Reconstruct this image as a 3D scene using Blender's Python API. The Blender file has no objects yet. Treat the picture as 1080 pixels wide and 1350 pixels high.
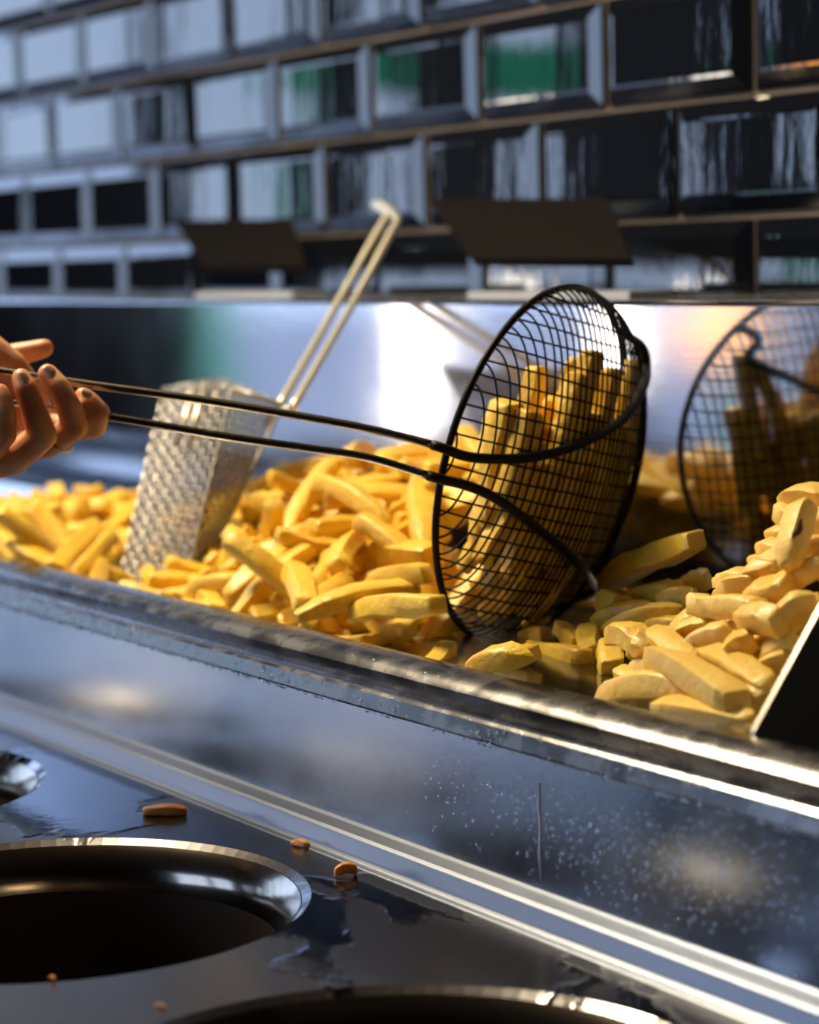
import bpy, bmesh, math, random
from mathutils import Vector, Matrix, Quaternion, noise
C = bpy.context.scene.collection
SC = bpy.context.scene
R = math.radians

# ------------------------------------------------------------------ camera
CAM = Vector((2.17914592, -0.97681444, 1.15754193))
RI = Vector((0.53702022, 0.8432226, -0.02418547))
UP = Vector((-0.07748327, 0.07785513, 0.99394915))
FW = Vector((-0.84000335, 0.53189682, -0.10714543))
FPX = 3085.8
cam_d = bpy.data.cameras.new('camera')
cam = bpy.data.objects.new('camera', cam_d)
C.objects.link(cam)
m = Matrix((RI, UP, -FW)).transposed().to_4x4()
m.translation = CAM
cam.matrix_world = m
cam_d.sensor_fit = 'HORIZONTAL'
cam_d.sensor_width = 24.0
cam_d.lens = 24.0 * FPX / 1080.0
cam_d.clip_start = 0.05
cam_d.dof.use_dof = True
cam_d.dof.focus_distance = 1.07
cam_d.dof.aperture_fstop = 5.4
cam_d.dof.aperture_blades = 9
SC.camera = cam

# ------------------------------------------------------------------ colour management
SC.view_settings.view_transform = 'Standard'
SC.view_settings.look = 'None'
SC.view_settings.gamma = 1.0
SC.view_settings.use_curve_mapping = False
SC.view_settings.exposure = 0.0

# ------------------------------------------------------------------ sky
W = bpy.data.worlds.new('sky')
SC.world = W
W.use_nodes = True
wn = W.node_tree; wn.nodes.clear()
wo = wn.nodes.new('ShaderNodeOutputWorld')
wb = wn.nodes.new('ShaderNodeBackground')
tc = wn.nodes.new('ShaderNodeTexCoord')
sp = wn.nodes.new('ShaderNodeSeparateXYZ')
cr = wn.nodes.new('ShaderNodeValToRGB')
cr.color_ramp.elements[0].position = 0.0
cr.color_ramp.elements[0].color = (0.54, 0.71, 1.0, 1)
cr.color_ramp.elements[1].position = 0.7
cr.color_ramp.elements[1].color = (0.32, 0.48, 0.90, 1)
wn.links.new(tc.outputs['Generated'], sp.inputs[0])
wn.links.new(sp.outputs['Z'], cr.inputs[0])
wn.links.new(cr.outputs[0], wb.inputs[0])
wb.inputs[1].default_value = 3.6
wn.links.new(wb.outputs[0], wo.inputs[0])

# ------------------------------------------------------------------ lamps of the room
def area(name, loc, aim, sx, sy, power, col):
    d = bpy.data.lights.new(name, 'AREA')
    d.shape = 'RECTANGLE'; d.size = sx; d.size_y = sy
    d.energy = power; d.color = col
    o = bpy.data.objects.new(name, d); C.objects.link(o)
    o.location = loc
    o.rotation_euler = (Vector(aim) - Vector(loc)).to_track_quat('-Z', 'Y').to_euler()
    return o
area('ceiling_lamp_light', (0.62, -0.66, 2.02), (1.15, -0.30, 0.97), 0.38, 0.38, 25, (1.0, 0.82, 0.55))
for i_ in range(3):   # three small bulbs beside the big lamp
    bl = bpy.data.lights.new('bulb_light', 'POINT'); bl.energy = 2.6; bl.color = (1.0, .74, .42); bl.shadow_soft_size = .014
    bo = bpy.data.objects.new('bulb_light', bl); C.objects.link(bo); bo.location = (.36+.07*i_, -.60, 1.96)

# ------------------------------------------------------------------ helpers
def tag(o, label=None, cat=None, group=None, kind=None):
    if label: o['label'] = label
    if cat: o['category'] = cat
    if group: o['group'] = group
    if kind: o['kind'] = kind
    return o

def empty(name, loc, label=None, cat=None, group=None, kind=None):
    o = bpy.data.objects.new(name, None); C.objects.link(o)
    o.location = loc; o.empty_display_size = 0.02
    bpy.context.view_layer.update()
    return tag(o, label, cat, group, kind)

def link(name, me, mt, parent=None, smooth=False):
    """mesh given in world coordinates"""
    o = bpy.data.objects.new(name, me); C.objects.link(o)
    if mt is not None and not me.materials: me.materials.append(mt)
    if smooth:
        for p in me.polygons: p.use_smooth = True
    if parent is not None:
        o.parent = parent
        o.matrix_parent_inverse = parent.matrix_world.inverted()
    return o

def mesh(name, verts, faces):
    me = bpy.data.meshes.new(name)
    me.from_pydata([tuple(v) for v in verts], [], faces)
    me.update()
    return me

class MB:
    def __init__(s): s.v = []; s.f = []
    def box(s, a, b):
        n = len(s.v)
        x0, y0, z0 = a; x1, y1, z1 = b
        s.v += [(x0,y0,z0),(x1,y0,z0),(x1,y1,z0),(x0,y1,z0),(x0,y0,z1),(x1,y0,z1),(x1,y1,z1),(x0,y1,z1)]
        s.f += [tuple(n+i for i in q) for q in ((0,3,2,1),(4,5,6,7),(0,1,5,4),(1,2,6,5),(2,3,7,6),(3,0,4,7))]
        return s
    def tube(s, pts, r, seg=10, cap=True, closed=False):
        pts = [Vector(p) for p in pts]
        n = len(pts); base = len(s.v)
        rr = r if isinstance(r, (list, tuple)) else [r]*n
        prev = None
        for i, p in enumerate(pts):
            if closed: t = pts[(i+1) % n] - pts[i-1]
            else: t = pts[min(i+1, n-1)] - pts[max(i-1, 0)]
            t.normalize()
            if prev is None:
                a = t.orthogonal().normalized()
            else:
                a = prev - t * prev.dot(t)
                a = a.normalized() if a.length > 1e-9 else t.orthogonal().normalized()
            prev = a
            b = t.cross(a)
            for k in range(seg):
                an = 2*math.pi*k/seg
                s.v.append(tuple(p + (a*math.cos(an) + b*math.sin(an))*rr[i]))
        m_ = n if closed else n-1
        for i in range(m_):
            i2 = (i+1) % n
            for k in range(seg):
                k2 = (k+1) % seg
                s.f.append((base+i*seg+k, base+i*seg+k2, base+i2*seg+k2, base+i2*seg+k))
        if cap and not closed:
            s.f.append(tuple(base+k for k in reversed(range(seg))))
            s.f.append(tuple(base+(n-1)*seg+k for k in range(seg)))
        return s
    def sweep_x(s, prof, x0, x1, nx=1, closed=True):
        """profile of (y,z) points extruded along X"""
        base = len(s.v); n = len(prof)
        for i in range(nx+1):
            x = x0+(x1-x0)*i/nx
            for (y, z) in prof: s.v.append((x, y, z))
        for i in range(nx):
            for k in range(n if closed else n-1):
                k2 = (k+1) % n
                s.f.append((base+i*n+k, base+(i+1)*n+k, base+(i+1)*n+k2, base+i*n+k2))
        if closed:
            s.f.append(tuple(base+k for k in range(n)))
            s.f.append(tuple(base+nx*n+k for k in reversed(range(n))))
        return s
    def build(s, name, mt, parent=None, smooth=False):
        return link(name, mesh(name, s.v, s.f), mt, parent, smooth)

def catmull(pts, sub=6):
    P = [Vector(p) for p in pts]; out = []
    for i in range(len(P)-1):
        p0 = P[max(i-1,0)]; p1 = P[i]; p2 = P[i+1]; p3 = P[min(i+2, len(P)-1)]
        for k in range(sub):
            t = k/sub
            out.append(0.5*((2*p1)+(p2-p0)*t+(2*p0-5*p1+4*p2-p3)*t*t+(3*p1-p0-3*p2+p3)*t**3))
    out.append(P[-1]); return out

def rounded(poly, rad, seg=4):
    """round the corners of a closed 2-D polygon"""
    out = []
    n = len(poly)
    for i in range(n):
        p = Vector(poly[i]); a = Vector(poly[i-1]); b = Vector(poly[(i+1) % n])
        da = a-p; db = b-p
        r = min(rad, da.length*0.45, db.length*0.45)
        s_ = p + da.normalized()*r; e_ = p + db.normalized()*r
        for k in range(seg+1):
            t = k/seg
            q = s_*(1-t)**2 + p*2*t*(1-t) + e_*t*t
            out.append((q.x, q.y))
    return out

def sight(x, y, d):
    """world point at distance d from the camera's plane parallel to the wall"""
    v = FW + RI*((x-540)/FPX) + UP*((675-y)/FPX)
    return CAM + v*(d/v.y)

# ------------------------------------------------------------------ materials
def mat(name, col=(.5,.5,.5), rough=.5, metal=0., spec=.5, **kw):
    mt = bpy.data.materials.new(name); mt.use_nodes = True
    b = mt.node_tree.nodes['Principled BSDF']
    b.inputs['Base Color'].default_value = (*col, 1)
    b.inputs['Roughness'].default_value = rough
    b.inputs['Metallic'].default_value = metal
    b.inputs['Specular IOR Level'].default_value = spec
    for k, v in kw.items():
        b.inputs[k].default_value = v
    return mt
def nd(mt, t, **kw):
    n = mt.node_tree.nodes.new(t)
    for k, v in kw.items():
        if hasattr(n, k): setattr(n, k, v)
    return n
def lk(mt, a, b): mt.node_tree.links.new(a, b)
def bsdf(mt): return mt.node_tree.nodes['Principled BSDF']
def noise_bump(mt, scale=(1,1,1), nscale=50, strength=.1, dist=.001, detail=4, coord='Object', chain=None):
    t = nd(mt, 'ShaderNodeTexCoord'); mp = nd(mt, 'ShaderNodeMapping')
    mp.inputs['Scale'].default_value = scale
    n = nd(mt, 'ShaderNodeTexNoise'); n.inputs['Scale'].default_value = nscale; n.inputs['Detail'].default_value = detail
    bp = nd(mt, 'ShaderNodeBump'); bp.inputs['Strength'].default_value = strength; bp.inputs['Distance'].default_value = dist
    lk(mt, t.outputs[coord], mp.inputs[0]); lk(mt, mp.outputs[0], n.inputs['Vector'])
    lk(mt, n.outputs[0], bp.inputs['Height'])
    if chain is not None: lk(mt, chain.outputs[0], bp.inputs['Normal'])
    lk(mt, bp.outputs[0], bsdf(mt).inputs['Normal'])
    return bp, n
def rough_noise(mt, lo, hi, nscale=8, scale=(1,1,1), p0=.35, p1=.65):
    t = nd(mt, 'ShaderNodeTexCoord'); mp = nd(mt, 'ShaderNodeMapping')
    mp.inputs['Scale'].default_value = scale
    n = nd(mt, 'ShaderNodeTexNoise'); n.inputs['Scale'].default_value = nscale; n.inputs['Detail'].default_value = 6
    mr = nd(mt, 'ShaderNodeMapRange')
    mr.inputs['From Min'].default_value = p0; mr.inputs['From Max'].default_value = p1
    mr.inputs['To Min'].default_value = lo; mr.inputs['To Max'].default_value = hi
    lk(mt, t.outputs['Object'], mp.inputs[0]); lk(mt, mp.outputs[0], n.inputs['Vector'])
    lk(mt, n.outputs[0], mr.inputs['Value']); lk(mt, mr.outputs[0], bsdf(mt).inputs['Roughness'])

M = {}
# glossy black ceramic: slightly wavy glaze
M['tile'] = mat('black_glaze', (.004,.005,.008), .035, 0, 1.0)
noise_bump(M['tile'], (1,1,.22), 55, .17, .0010, 4)
M['grout'] = mat('grout', (.12,.098,.075), .85); noise_bump(M['grout'], nscale=160, strength=.4, dist=.001)
M['plaster'] = mat('plaster', (.10,.095,.09), .8)
M['dark_paint'] = mat('dark_paint', (.018,.018,.022), .5)
M['ceiling'] = mat('ceiling_paint', (.10,.09,.08), .9)
M['floor'] = mat('floor_tile_dark', (.05,.048,.045), .35)
# brushed panel
M['panel'] = mat('brushed_steel', (.44,.44,.46), .06, 1.0)
rough_noise(M['panel'], .045, .10, 6, (1,1,1))
noise_bump(M['panel'], (1.2,1,60), 12, .05, .0005, 4)
M['steel'] = mat('stainless_steel', (.60,.60,.62), .25, 1.0)
rough_noise(M['steel'], .16, .34, 14)
noise_bump(M['steel'], nscale=90, strength=.10, dist=.0006)
M['rim_steel'] = mat('wet_rim_steel', (.29,.29,.30), .24, 1.0)
rough_noise(M['rim_steel'], .20, .30, 60, (1,1,1), .4, .6)
b1, _ = noise_bump(M['rim_steel'], nscale=420, strength=.10, dist=.0004, detail=3)
M['apron'] = mat('apron_steel', (.31,.35,.43), .2, 1.0)
rough_noise(M['apron'], .14, .22, 10, (1,1,1))
noise_bump(M['apron'], (1,1,1), 260, .05, .0004)
M['counter'] = mat('wet_counter_steel', (.22,.21,.21), .2, 1.0)
def wet(mt):
    tcw = nd(mt, 'ShaderNodeTexCoord'); n = nd(mt, 'ShaderNodeTexNoise'); n.inputs['Scale'].default_value = 9; n.inputs['Detail'].default_value = 5
    n.inputs['Distortion'].default_value = .8
    r = nd(mt, 'ShaderNodeValToRGB'); r.color_ramp.elements[0].position = .50; r.color_ramp.elements[1].position = .53
    lk(mt, tcw.outputs['Object'], n.inputs['Vector']); lk(mt, n.outputs[0], r.inputs[0])
    mr = nd(mt, 'ShaderNodeMapRange'); mr.inputs['To Min'].default_value = .24; mr.inputs['To Max'].default_value = .08
    lk(mt, r.outputs[0], mr.inputs['Value']); lk(mt, mr.outputs[0], bsdf(mt).inputs['Roughness'])
    bp = nd(mt, 'ShaderNodeBump'); bp.inputs['Strength'].default_value = .5; bp.inputs['Distance'].default_value = .0008
    lk(mt, r.outputs[0], bp.inputs['Height'])
    n2 = nd(mt, 'ShaderNodeTexNoise'); n2.inputs['Scale'].default_value = 120; bp2 = nd(mt, 'ShaderNodeBump'); bp2.inputs['Strength'].default_value = .12; bp2.inputs['Distance'].default_value = .0006
    lk(mt, tcw.outputs['Object'], n2.inputs['Vector']); lk(mt, n2.outputs[0], bp2.inputs['Height']); lk(mt, bp.outputs[0], bp2.inputs['Normal']); lk(mt, bp2.outputs[0], bsdf(mt).inputs['Normal'])
wet(M['counter'])
M['chrome'] = mat('polished_steel', (.34,.29,.23), .16, 1.0)
noise_bump(M['chrome'], nscale=70, strength=.12, dist=.0006)
M['tray'] = mat('greasy_tray_steel', (.08,.075,.065), .24, 1.0)
M['ledge'] = mat('dulled_ledge_steel', (.25,.28,.34), .38, 1.0); noise_bump(M['ledge'], nscale=300, strength=.12, dist=.0005)
M['pot'] = mat('burnt_pot_steel', (.035,.022,.012), .5, .3)
M['oil'] = mat('dark_oil', (.012,.007,.003), .04, 0, .5)
M['water'] = mat('water_drop', (1,1,1), .0, 0, .5, **{'Transmission Weight': 1.0, 'IOR': 1.33})
M['black_plastic'] = mat('black_plastic', (.005,.0035,.003), .8, 0, .05)
M['white_edge'] = mat('pale_strip', (.30,.32,.36), .4)

# ------------------------------------------------------------------ room
def struct(o): o['kind'] = 'structure'; return o
X0, X1, Y1 = -2.6, 4.4, -3.9
H = 2.75
struct(MB().box((X0-.6, Y1-.2, -.06), (X1+.2, .2, 0)).build('floor', M['floor']))
struct(MB().box((X0-.1, Y1-.1, H), (X1+.1, .1, H+.06)).build('ceiling', M['ceiling']))
struct(MB().box((X1, Y1-.1, 0), (X1+.1, .1, H)).build('wall_right', M['dark_paint']))

def wall_openings(name, fixed, lo, hi, ops, axis, mt):
    """wall of thickness .12 with rectangular openings; axis 'x' = plane X=fixed, running along Y"""
    mb = MB()
    us = sorted({lo, hi} | {o[0] for o in ops} | {o[1] for o in ops})
    zs = sorted({0, H} | {o[2] for o in ops} | {o[3] for o in ops})
    for u0, u1 in zip(us, us[1:]):
        for z0, z1 in zip(zs, zs[1:]):
            uc, zc = (u0+u1)/2, (z0+z1)/2
            if any(o[0] < uc < o[1] and o[2] < zc < o[3] for o in ops): continue
            if axis == 'x': mb.box((fixed-.12, u0, z0), (fixed, u1, z1))
            else: mb.box((u0, fixed-.12, z0), (u1, fixed, z1))
    return struct(mb.build(name, mt))

# street side (left): openings (y0, y1, z0, z1)
OL = [(-1.42,-.06,1.34,2.45), (-1.84,-1.46,1.17,2.45), (-3.80,-1.80,.30,1.150), (-2.12,-1.92,1.19,2.3), (-2.62,-2.30,1.24,2.0), (-3.22,-3.05,1.19,2.2), (-3.7,-3.45,1.30,2.2)]
wall_openings('wall_left', X0, Y1, 0, OL, 'x', M['dark_paint'])
OF = [(-1.7,-.5,.9,2.4), (-.3,1.0,.9,2.4)]
wall_openings('wall_front', Y1, X0, X1, OF, 'y', M['dark_paint'])
glass = mat('window_glass', (1,1,1), 0, 0, .5, **{'Transmission Weight': 1.0, 'IOR': 1.02})
wi = 0
def window(o, axis, fixed, nv):
    global wi
    wi += 1
    e = empty('window_%d' % wi, (0,0,0), kind='structure')
    t = .03
    u0, u1, z0, z1 = o
    fr = MB()
    def bx(a0, a1, b0, b1, mb, th=.03):
        if axis == 'x': mb.box((fixed-.06-th, a0, b0), (fixed-.06+th, a1, b1))
        else: mb.box((a0, fixed-.06-th, b0), (a1, fixed-.06+th, b1))
    bx(u0, u1, z0, z0+t, fr); bx(u0, u1, z1-t, z1, fr); bx(u0, u0+t, z0+t, z1-t, fr); bx(u1-t, u1, z0+t, z1-t, fr)
    fr.build('window_frame', M['dark_paint'], e)
    for i in range(1, nv):
        b = MB(); c = u0+(u1-u0)*i/nv
        bx(c-.016, c+.016, z0+t, z1-t, b, .02); b.build('mullion', M['dark_paint'], e)
for o, nv in zip(OL, (3,1,3,1,1,1,1)): window(o, 'x', X0, nv)
for o in OF: window(o, 'y', Y1, 2)
# lamps of the dining side, mirrored in the back panel
def glow(name, col, st):
    mt = bpy.data.materials.new(name); mt.use_nodes = True; nt = mt.node_tree; nt.nodes.clear()
    o_ = nt.nodes.new('ShaderNodeOutputMaterial'); e_ = nt.nodes.new('ShaderNodeEmission')
    e_.inputs[0].default_value = (*col, 1); e_.inputs[1].default_value = st
    nt.links.new(e_.outputs[0], o_.inputs[0]); return mt
M['tube'] = glow('tube_glow', (1.0,.90,.78), 16); M['globe'] = glow('globe_glow', (1.0,.40,.08), 9)
def tube_lamp(x, y, z0, z1, label):
    e = empty('tube_lamp', (x, y, 0), label, 'lamp')
    MB().tube([(x,y,z0),(x,y,z1)], .038, 14).build('tube', M['tube'], e, True)
    MB().tube([(x,y,.012),(x,y,z0)], .012, 10).build('pole', M['dark_paint'], e, True)
    MB().tube([(x,y,0),(x,y,.012)], .13, 20).build('base', M['dark_paint'], e, True)
tube_lamp(-2.48, -2.30, .76, 1.09, 'white tube lamp mirrored as a bright upright bar beside the wire handle')
tube_lamp(-2.48, -2.90, .84, 1.08, 'white tube lamp mirrored as a glare behind the top of the skimmer')
def globe(x, y, z, r):
    e = empty('globe_lamp', (x, y, 0), 'orange globe lamp mirrored in the back panel right of the skimmer', 'lamp')
    bm = bmesh.new(); bmesh.ops.create_uvsphere(bm, u_segments=20, v_segments=12, radius=r, matrix=Matrix.Translation((x,y,z)))
    me = bpy.data.meshes.new('globe'); bm.to_mesh(me); bm.free(); link('globe', me, M['globe'], e, True)
    MB().tube([(x,y,.012),(x,y,z-r)], .012, 10).build('pole', M['dark_paint'], e, True)
    MB().tube([(x,y,0),(x,y,.012)], .12, 20).build('base', M['dark_paint'], e, True)
globe(-2.46, -3.22, .97, .075)
# street outside
pave = mat('pavement', (.42,.36,.32), .8); noise_bump(pave, nscale=3)
MB().box((-.92,-1.45,.08), (-.42,-1.08,.86)).box((-.94,-1.47,.86), (-.40,-1.06,.885)).box((-.88,-1.41,0), (-.46,-1.12,.08)).build('dark_cabinet', M['dark_paint'])  # unseen dark block, added to blacken the reflection at the apron's left end
tag(bpy.data.objects['dark_cabinet'], 'dark low cabinet mirrored as the black left end of the apron', 'cabinet')
awn = mat('green_awning', (.01,.62,.20), .7)
tag(MB().box((-5.2,-5.9,1.74), (-5.0,-3.1,1.92)).sweep_x([(-5.6,0),(-5.55,0),(-5.55,1.74),(-5.6,1.74)], -5.15, -5.05).sweep_x([(-3.2,0),(-3.15,0),(-3.15,1.74),(-3.2,1.74)], -5.15, -5.05).build('trim_1', awn), kind='structure')  # unseen green awning, added for the green patches mirrored in the tiles
tag(MB().box((-60,-60,-.16), (60,60,-.10)).build('street_pavement', pave), kind='structure')
# ------------------------------------------------------------------ tiled wall
TW, TH, TZ = .15, .075, 1.18
wb_ = struct(MB().box((X0, 0.0008, 0), (X1, .12, H)).build('wall_back', M['grout']))
def tile_mesh(w):
    g = .0021; bv = .0105; d = .0045; y0 = .003
    a = w/2-g; b = TH/2-g
    v = []
    for (ax, az, y) in ((a, b, y0), (a, b, -.0012), (a-.0012, b-.0012, -.0022), (a-bv, b-bv, -.0022-d), (a-bv-.002, b-bv-.002, -.0024-d)):
        v += [(-ax,y,-az),(ax,y,-az),(ax,y,az),(-ax,y,az)]
    f = []
    for k in range(4):
        for i in range(4):
            j = (i+1) % 4
            f.append((k*4+i, k*4+j, k*4+4+j, k*4+4+i))
    f.append((16,17,18,19))
    me = mesh('tile', v, f)
    me.materials.append(M['tile'])
    return me
tm = tile_mesh(TW)
rt = random.Random(4)
stuff_tiles = MB()
for row in range(-15, 20):
    z = TZ + (row+.5)*TH
    if z > H-.04 or z < .1: continue
    off = 0 if row % 2 else .5
    for i in range(-17, 29):
        x = (i+off+.5)*TW
        if x < X0+.1 or x > X1-.1: continue
        if -3 <= row <= 4 and -4 <= i <= 16:
            o = bpy.data.objects.new('tile', tm); C.objects.link(o)
            o.parent = wb_
            o.location = (x, .0, z)
            o.rotation_euler = (R(rt.gauss(0,.22)), 0, R(rt.gauss(0,.28)))
        else:
            n = len(stuff_tiles.v)
            for v in tm.vertices: stuff_tiles.v.append((v.co.x+x, v.co.y, v.co.z+z))
            for p in tm.polygons: stuff_tiles.f.append(tuple(n+k for k in p.vertices))
so = stuff_tiles.build('tile_field', M['tile'], wb_); so['kind'] = 'stuff'

# ------------------------------------------------------------------ fryer counter with the fry tray
CY = lambda d: CAM.y + d
CZ = lambda z: CAM.z + z
ZF = .9525            # tray floor
ZC = .8867            # counter top
XA, XB = -1.6, 3.4
YP = CY(.823)         # back panel plane
st = empty('fry_station', (1.0, -.5, 0), 'stainless steel frying station with long fry tray, tall back panel and round pot holes', 'counter')
# back panel with cove to the tray floor, shelf on top
prof = [(-.004, CZ(-.028)), (YP+.004, CZ(-.0265)), (YP+.001, CZ(-.0268)), (YP, CZ(-.030))]
prof2 = [(YP, CZ(-.030)), (YP, ZF+.018)]
for k in range(1, 7):
    a = R(90*k/6); prof2.append((YP-.018*(1-math.cos(a)), ZF+.018*(1-math.sin(a))))
back = prof[::-1]
mb = MB(); mb.sweep_x([(YP+.004, CZ(-.0262)), (YP+.0012, CZ(-.0268)), (YP, CZ(-.0285)), (YP, CZ(-.0293)), (YP, ZF+.0190)] + prof2[1:-1], XA, XB, 1, closed=False)
mb.build('back_panel', M['panel'], st, True)
MB().box((XA, YP+.0035, CZ(-.032)), (XB, -.0072, CZ(-.0262))).build('top_shelf', M['steel'], st)
MB().box((XA, CY(.575), ZF-.003), (XB, YP-.012, ZF)).build('tray_floor', M['tray'], st)
# front rim of the tray: rolled lip, dark groove, drip band
rim = [(CY(.574), ZF-.001), (CY(.572), CZ(-.1830)), (CY(.5695), CZ(-.1806)), (CY(.566), CZ(-.1801)), (CY(.556), CZ(-.1812)),
       (CY(.551), CZ(-.1834)), (CY(.5486), CZ(-.1858)), (CY(.5488), CZ(-.1870)), (CY(.5514), CZ(-.1936)), (CY(.5508), CZ(-.1946)), (CY(.5480), CZ(-.1950)), (CY(.5466), CZ(-.1962)),
       (CY(.5446), CZ(-.2026)), (CY(.5448), CZ(-.2036)), (CY(.5460), CZ(-.2040)), (CY(.5505), CZ(-.2030)), (CY(.560), CZ(-.200)), (CY(.572), CZ(-.2065))]
rm = MB().sweep_x(rim, XA, XB, 60, closed=True)
rim_o = rm.build('front_rim', M['rim_steel'], st, True)
md = rim_o.modifiers.new('b', 'EDGE_SPLIT'); md.split_angle = R(24)
# sloped apron and its bottom ledge
AP = [(CY(.5535), CZ(-.195)), (CY(.546), CZ(-.2590)), (CY(.560), CZ(-.2596)), (CY(.70), CZ(-.2596)), (CY(.70), CZ(-.195))]
ap = MB().sweep_x(AP, XA, XB, 1, closed=True).build('apron', M['apron'], st, False)
LG = [(CY(.5465), CZ(-.2588)), (CY(.5440), CZ(-.2598)), (CY(.5365), CZ(-.2606)), (CY(.5345), CZ(-.2616)), (CY(.5325), CZ(-.2690)), (CY(.5308), CZ(-.2705)), (CY(.5270), CZ(-.2703)), (CY(.5262), CZ(-.2712)), (CY(.70), CZ(-.29)), (CY(.70), CZ(-.2600)), (CY(.5465), CZ(-.2600))]
lg = MB().sweep_x(LG, XA, XB, 1, closed=True).build('apron_ledge', M['ledge'], st, False)
bm_ = lg.modifiers.new('bev', 'BEVEL'); bm_.width = .0008; bm_.segments = 2; bm_.limit_method = 'ANGLE'; bm_.angle_limit = R(25)
# counter top with holes
HC = [(1.264+.2835*i, -.587) for i in range(-2, 5)]
HR = .110
def counter_top():
    bm = bmesh.new()
    y0, y1 = -.96, CY(.70)
    v = []
    xs = [XA] + [HC[0][0]-.14175+.2835*i for i in range(len(HC)+1)] + [XB]
    def quad(xa, xb):
        f = bm.faces.new([bm.verts.new(p) for p in ((xa,y0,ZC),(xb,y0,ZC),(xb,y1,ZC),(xa,y1,ZC))]); return f
    quad(xs[0], xs[1]); quad(xs[-2], xs[-1])
    N = 96
    for (cx, cy), xa, xb in zip(HC, xs[1:-2], xs[2:-1]):
        ring = []; outer = []; mid = []
        for k in range(N):
            a = 2*math.pi*k/N
            ca, sa = math.cos(a), math.sin(a)
            t = min((xb-cx)/abs(ca) if abs(ca) > 1e-6 else 9, ((y1-cy) if sa > 0 else (cy-y0))/abs(sa) if abs(sa) > 1e-6 else 9)
            outer.append(bm.verts.new((cx+ca*t, cy+sa*t, ZC)))
            mid.append(bm.verts.new((cx+ca*(HR+.004), cy+sa*(HR+.004), ZC)))
            ring.append(bm.verts.new((cx+ca*HR, cy+sa*HR, ZC-.0025)))
        for k in range(N):
            k2 = (k+1) % N
            bm.faces.new((mid[k], outer[k], outer[k2], mid[k2]))
            bm.faces.new((ring[k], mid[k], mid[k2], ring[k2]))
        for (px, py) in ((xa,y0),(xb,y0),(xb,y1),(xa,y1)):
            # corner fill
            kk = min(range(N), key=lambda k: (outer[k].co-Vector((px,py,ZC))).length)
            cands = sorted(range(N), key=lambda k: (outer[k].co-Vector((px,py,ZC))).length)[:2]
            a_, b_ = cands
            if (outer[a_].co-Vector((px,py,ZC))).length > 1e-5:
                try: bm.faces.new((outer[a_], outer[b_], bm.verts.new((px,py,ZC))))
                except ValueError: pass
    bmesh.ops.remove_doubles(bm, verts=bm.verts, dist=1e-6)
    bmesh.ops.recalc_face_normals(bm, faces=bm.faces)
    for f in bm.faces:
        f.smooth = False
    if sum(f.normal.z for f in bm.faces) < 0: bmesh.ops.reverse_faces(bm, faces=bm.faces)
    me = bpy.data.meshes.new('counter_top'); bm.to_mesh(me); bm.free()
    return me
link('counter_top', counter_top(), M['counter'], st)
MB().box((XA, -.962, .10), (XB, -.945, ZC-.0005)).build('front_panel', M['steel'], st)
MB().box((XA, -.945, .10), (XB, -.93, .45)).build('plinth', M['dark_paint'], st)
def pot(cx, cy):
    e = []
    N = 72
    prof = [(HR-.0005, -.0024), (HR-.004, -.0055), (HR-.008, -.0115), (HR-.0095, -.017), (HR-.0100, -.022)]
    mb = MB()
    def lathe(prof):
        b = len(mb.v)
        for (r, z) in prof:
            for k in range(N):
                a = 2*math.pi*k/N; mb.v.append((cx+r*math.cos(a), cy+r*math.sin(a), ZC+z))
        for i in range(len(prof)-1):
            for k in range(N):
                k2 = (k+1) % N
                mb.f.append((b+i*N+k, b+i*N+k2, b+(i+1)*N+k2, b+(i+1)*N+k))
    lathe(prof)
    p = mb.build('pot_rim', M['chrome'], st, True)
    mb = MB(); mb_save = mb
    b = 0
    prof = [(HR-.0100, -.022), (HR-.011, -.10), (HR-.018, -.14), (HR-.04, -.155), (0.0005, -.157)]
    for (r, z) in prof:
        for k in range(N):
            a = 2*math.pi*k/N; mb.v.append((cx+r*math.cos(a), cy+r*math.sin(a), ZC+z))
    for i in range(len(prof)-1):
        for k in range(N):
            k2 = (k+1) % N
            mb.f.append((i*N+k, i*N+k2, (i+1)*N+k2, (i+1)*N+k))
    mb.build('pot_wall', M['pot'], st, True)
    mb = MB()
    for k in range(N):
        a = 2*math.pi*k/N; mb.v.append((cx+(HR-.0112)*math.cos(a), cy+(HR-.0112)*math.sin(a), ZC-.128))
    mb.f.append(tuple(range(N)))
    mb.build('frying_oil', M['oil'], st)
for (cx, cy) in HC: pot(cx, cy)
# divider plate
XD = sight(995, 965, .57).x
pa = sight(995, 965, .57)
def onX(x, y, X):
    v = FW + RI*((x-540)/FPX) + UP*((675-y)/FPX)
    return CAM + v*((X-CAM.x)/v.x)
pb = onX(1080, 808, XD)
sl = (pb.z-pa.z)/(pb.y-pa.y)
yt = pa.y + (1.105-pa.z)/sl
poly = [(CY(.5735), ZF+.001), (pa.y-.001, pa.z-.004), (pa.y, pa.z), (yt, 1.105), (yt+.02, 1.112), (YP-.0005, 1.112), (YP-.0005, ZF+.03), (YP-.03, ZF+.001)]
mb = MB(); n = len(poly)
for x in (XD-.0024, XD): 
    for (y, z) in poly: mb.v.append((x, y, z))
mb.f.append(tuple(range(n))); mb.f.append(tuple(n+k for k in reversed(range(n))))
for k in range(n): mb.f.append((k, n+k, n+(k+1) % n, (k+1) % n))
M['divider'] = mat('divider_steel', (.50,.47,.40), .30, 1.0)
mb.build('divider_plate', M['divider'], st)

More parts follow.
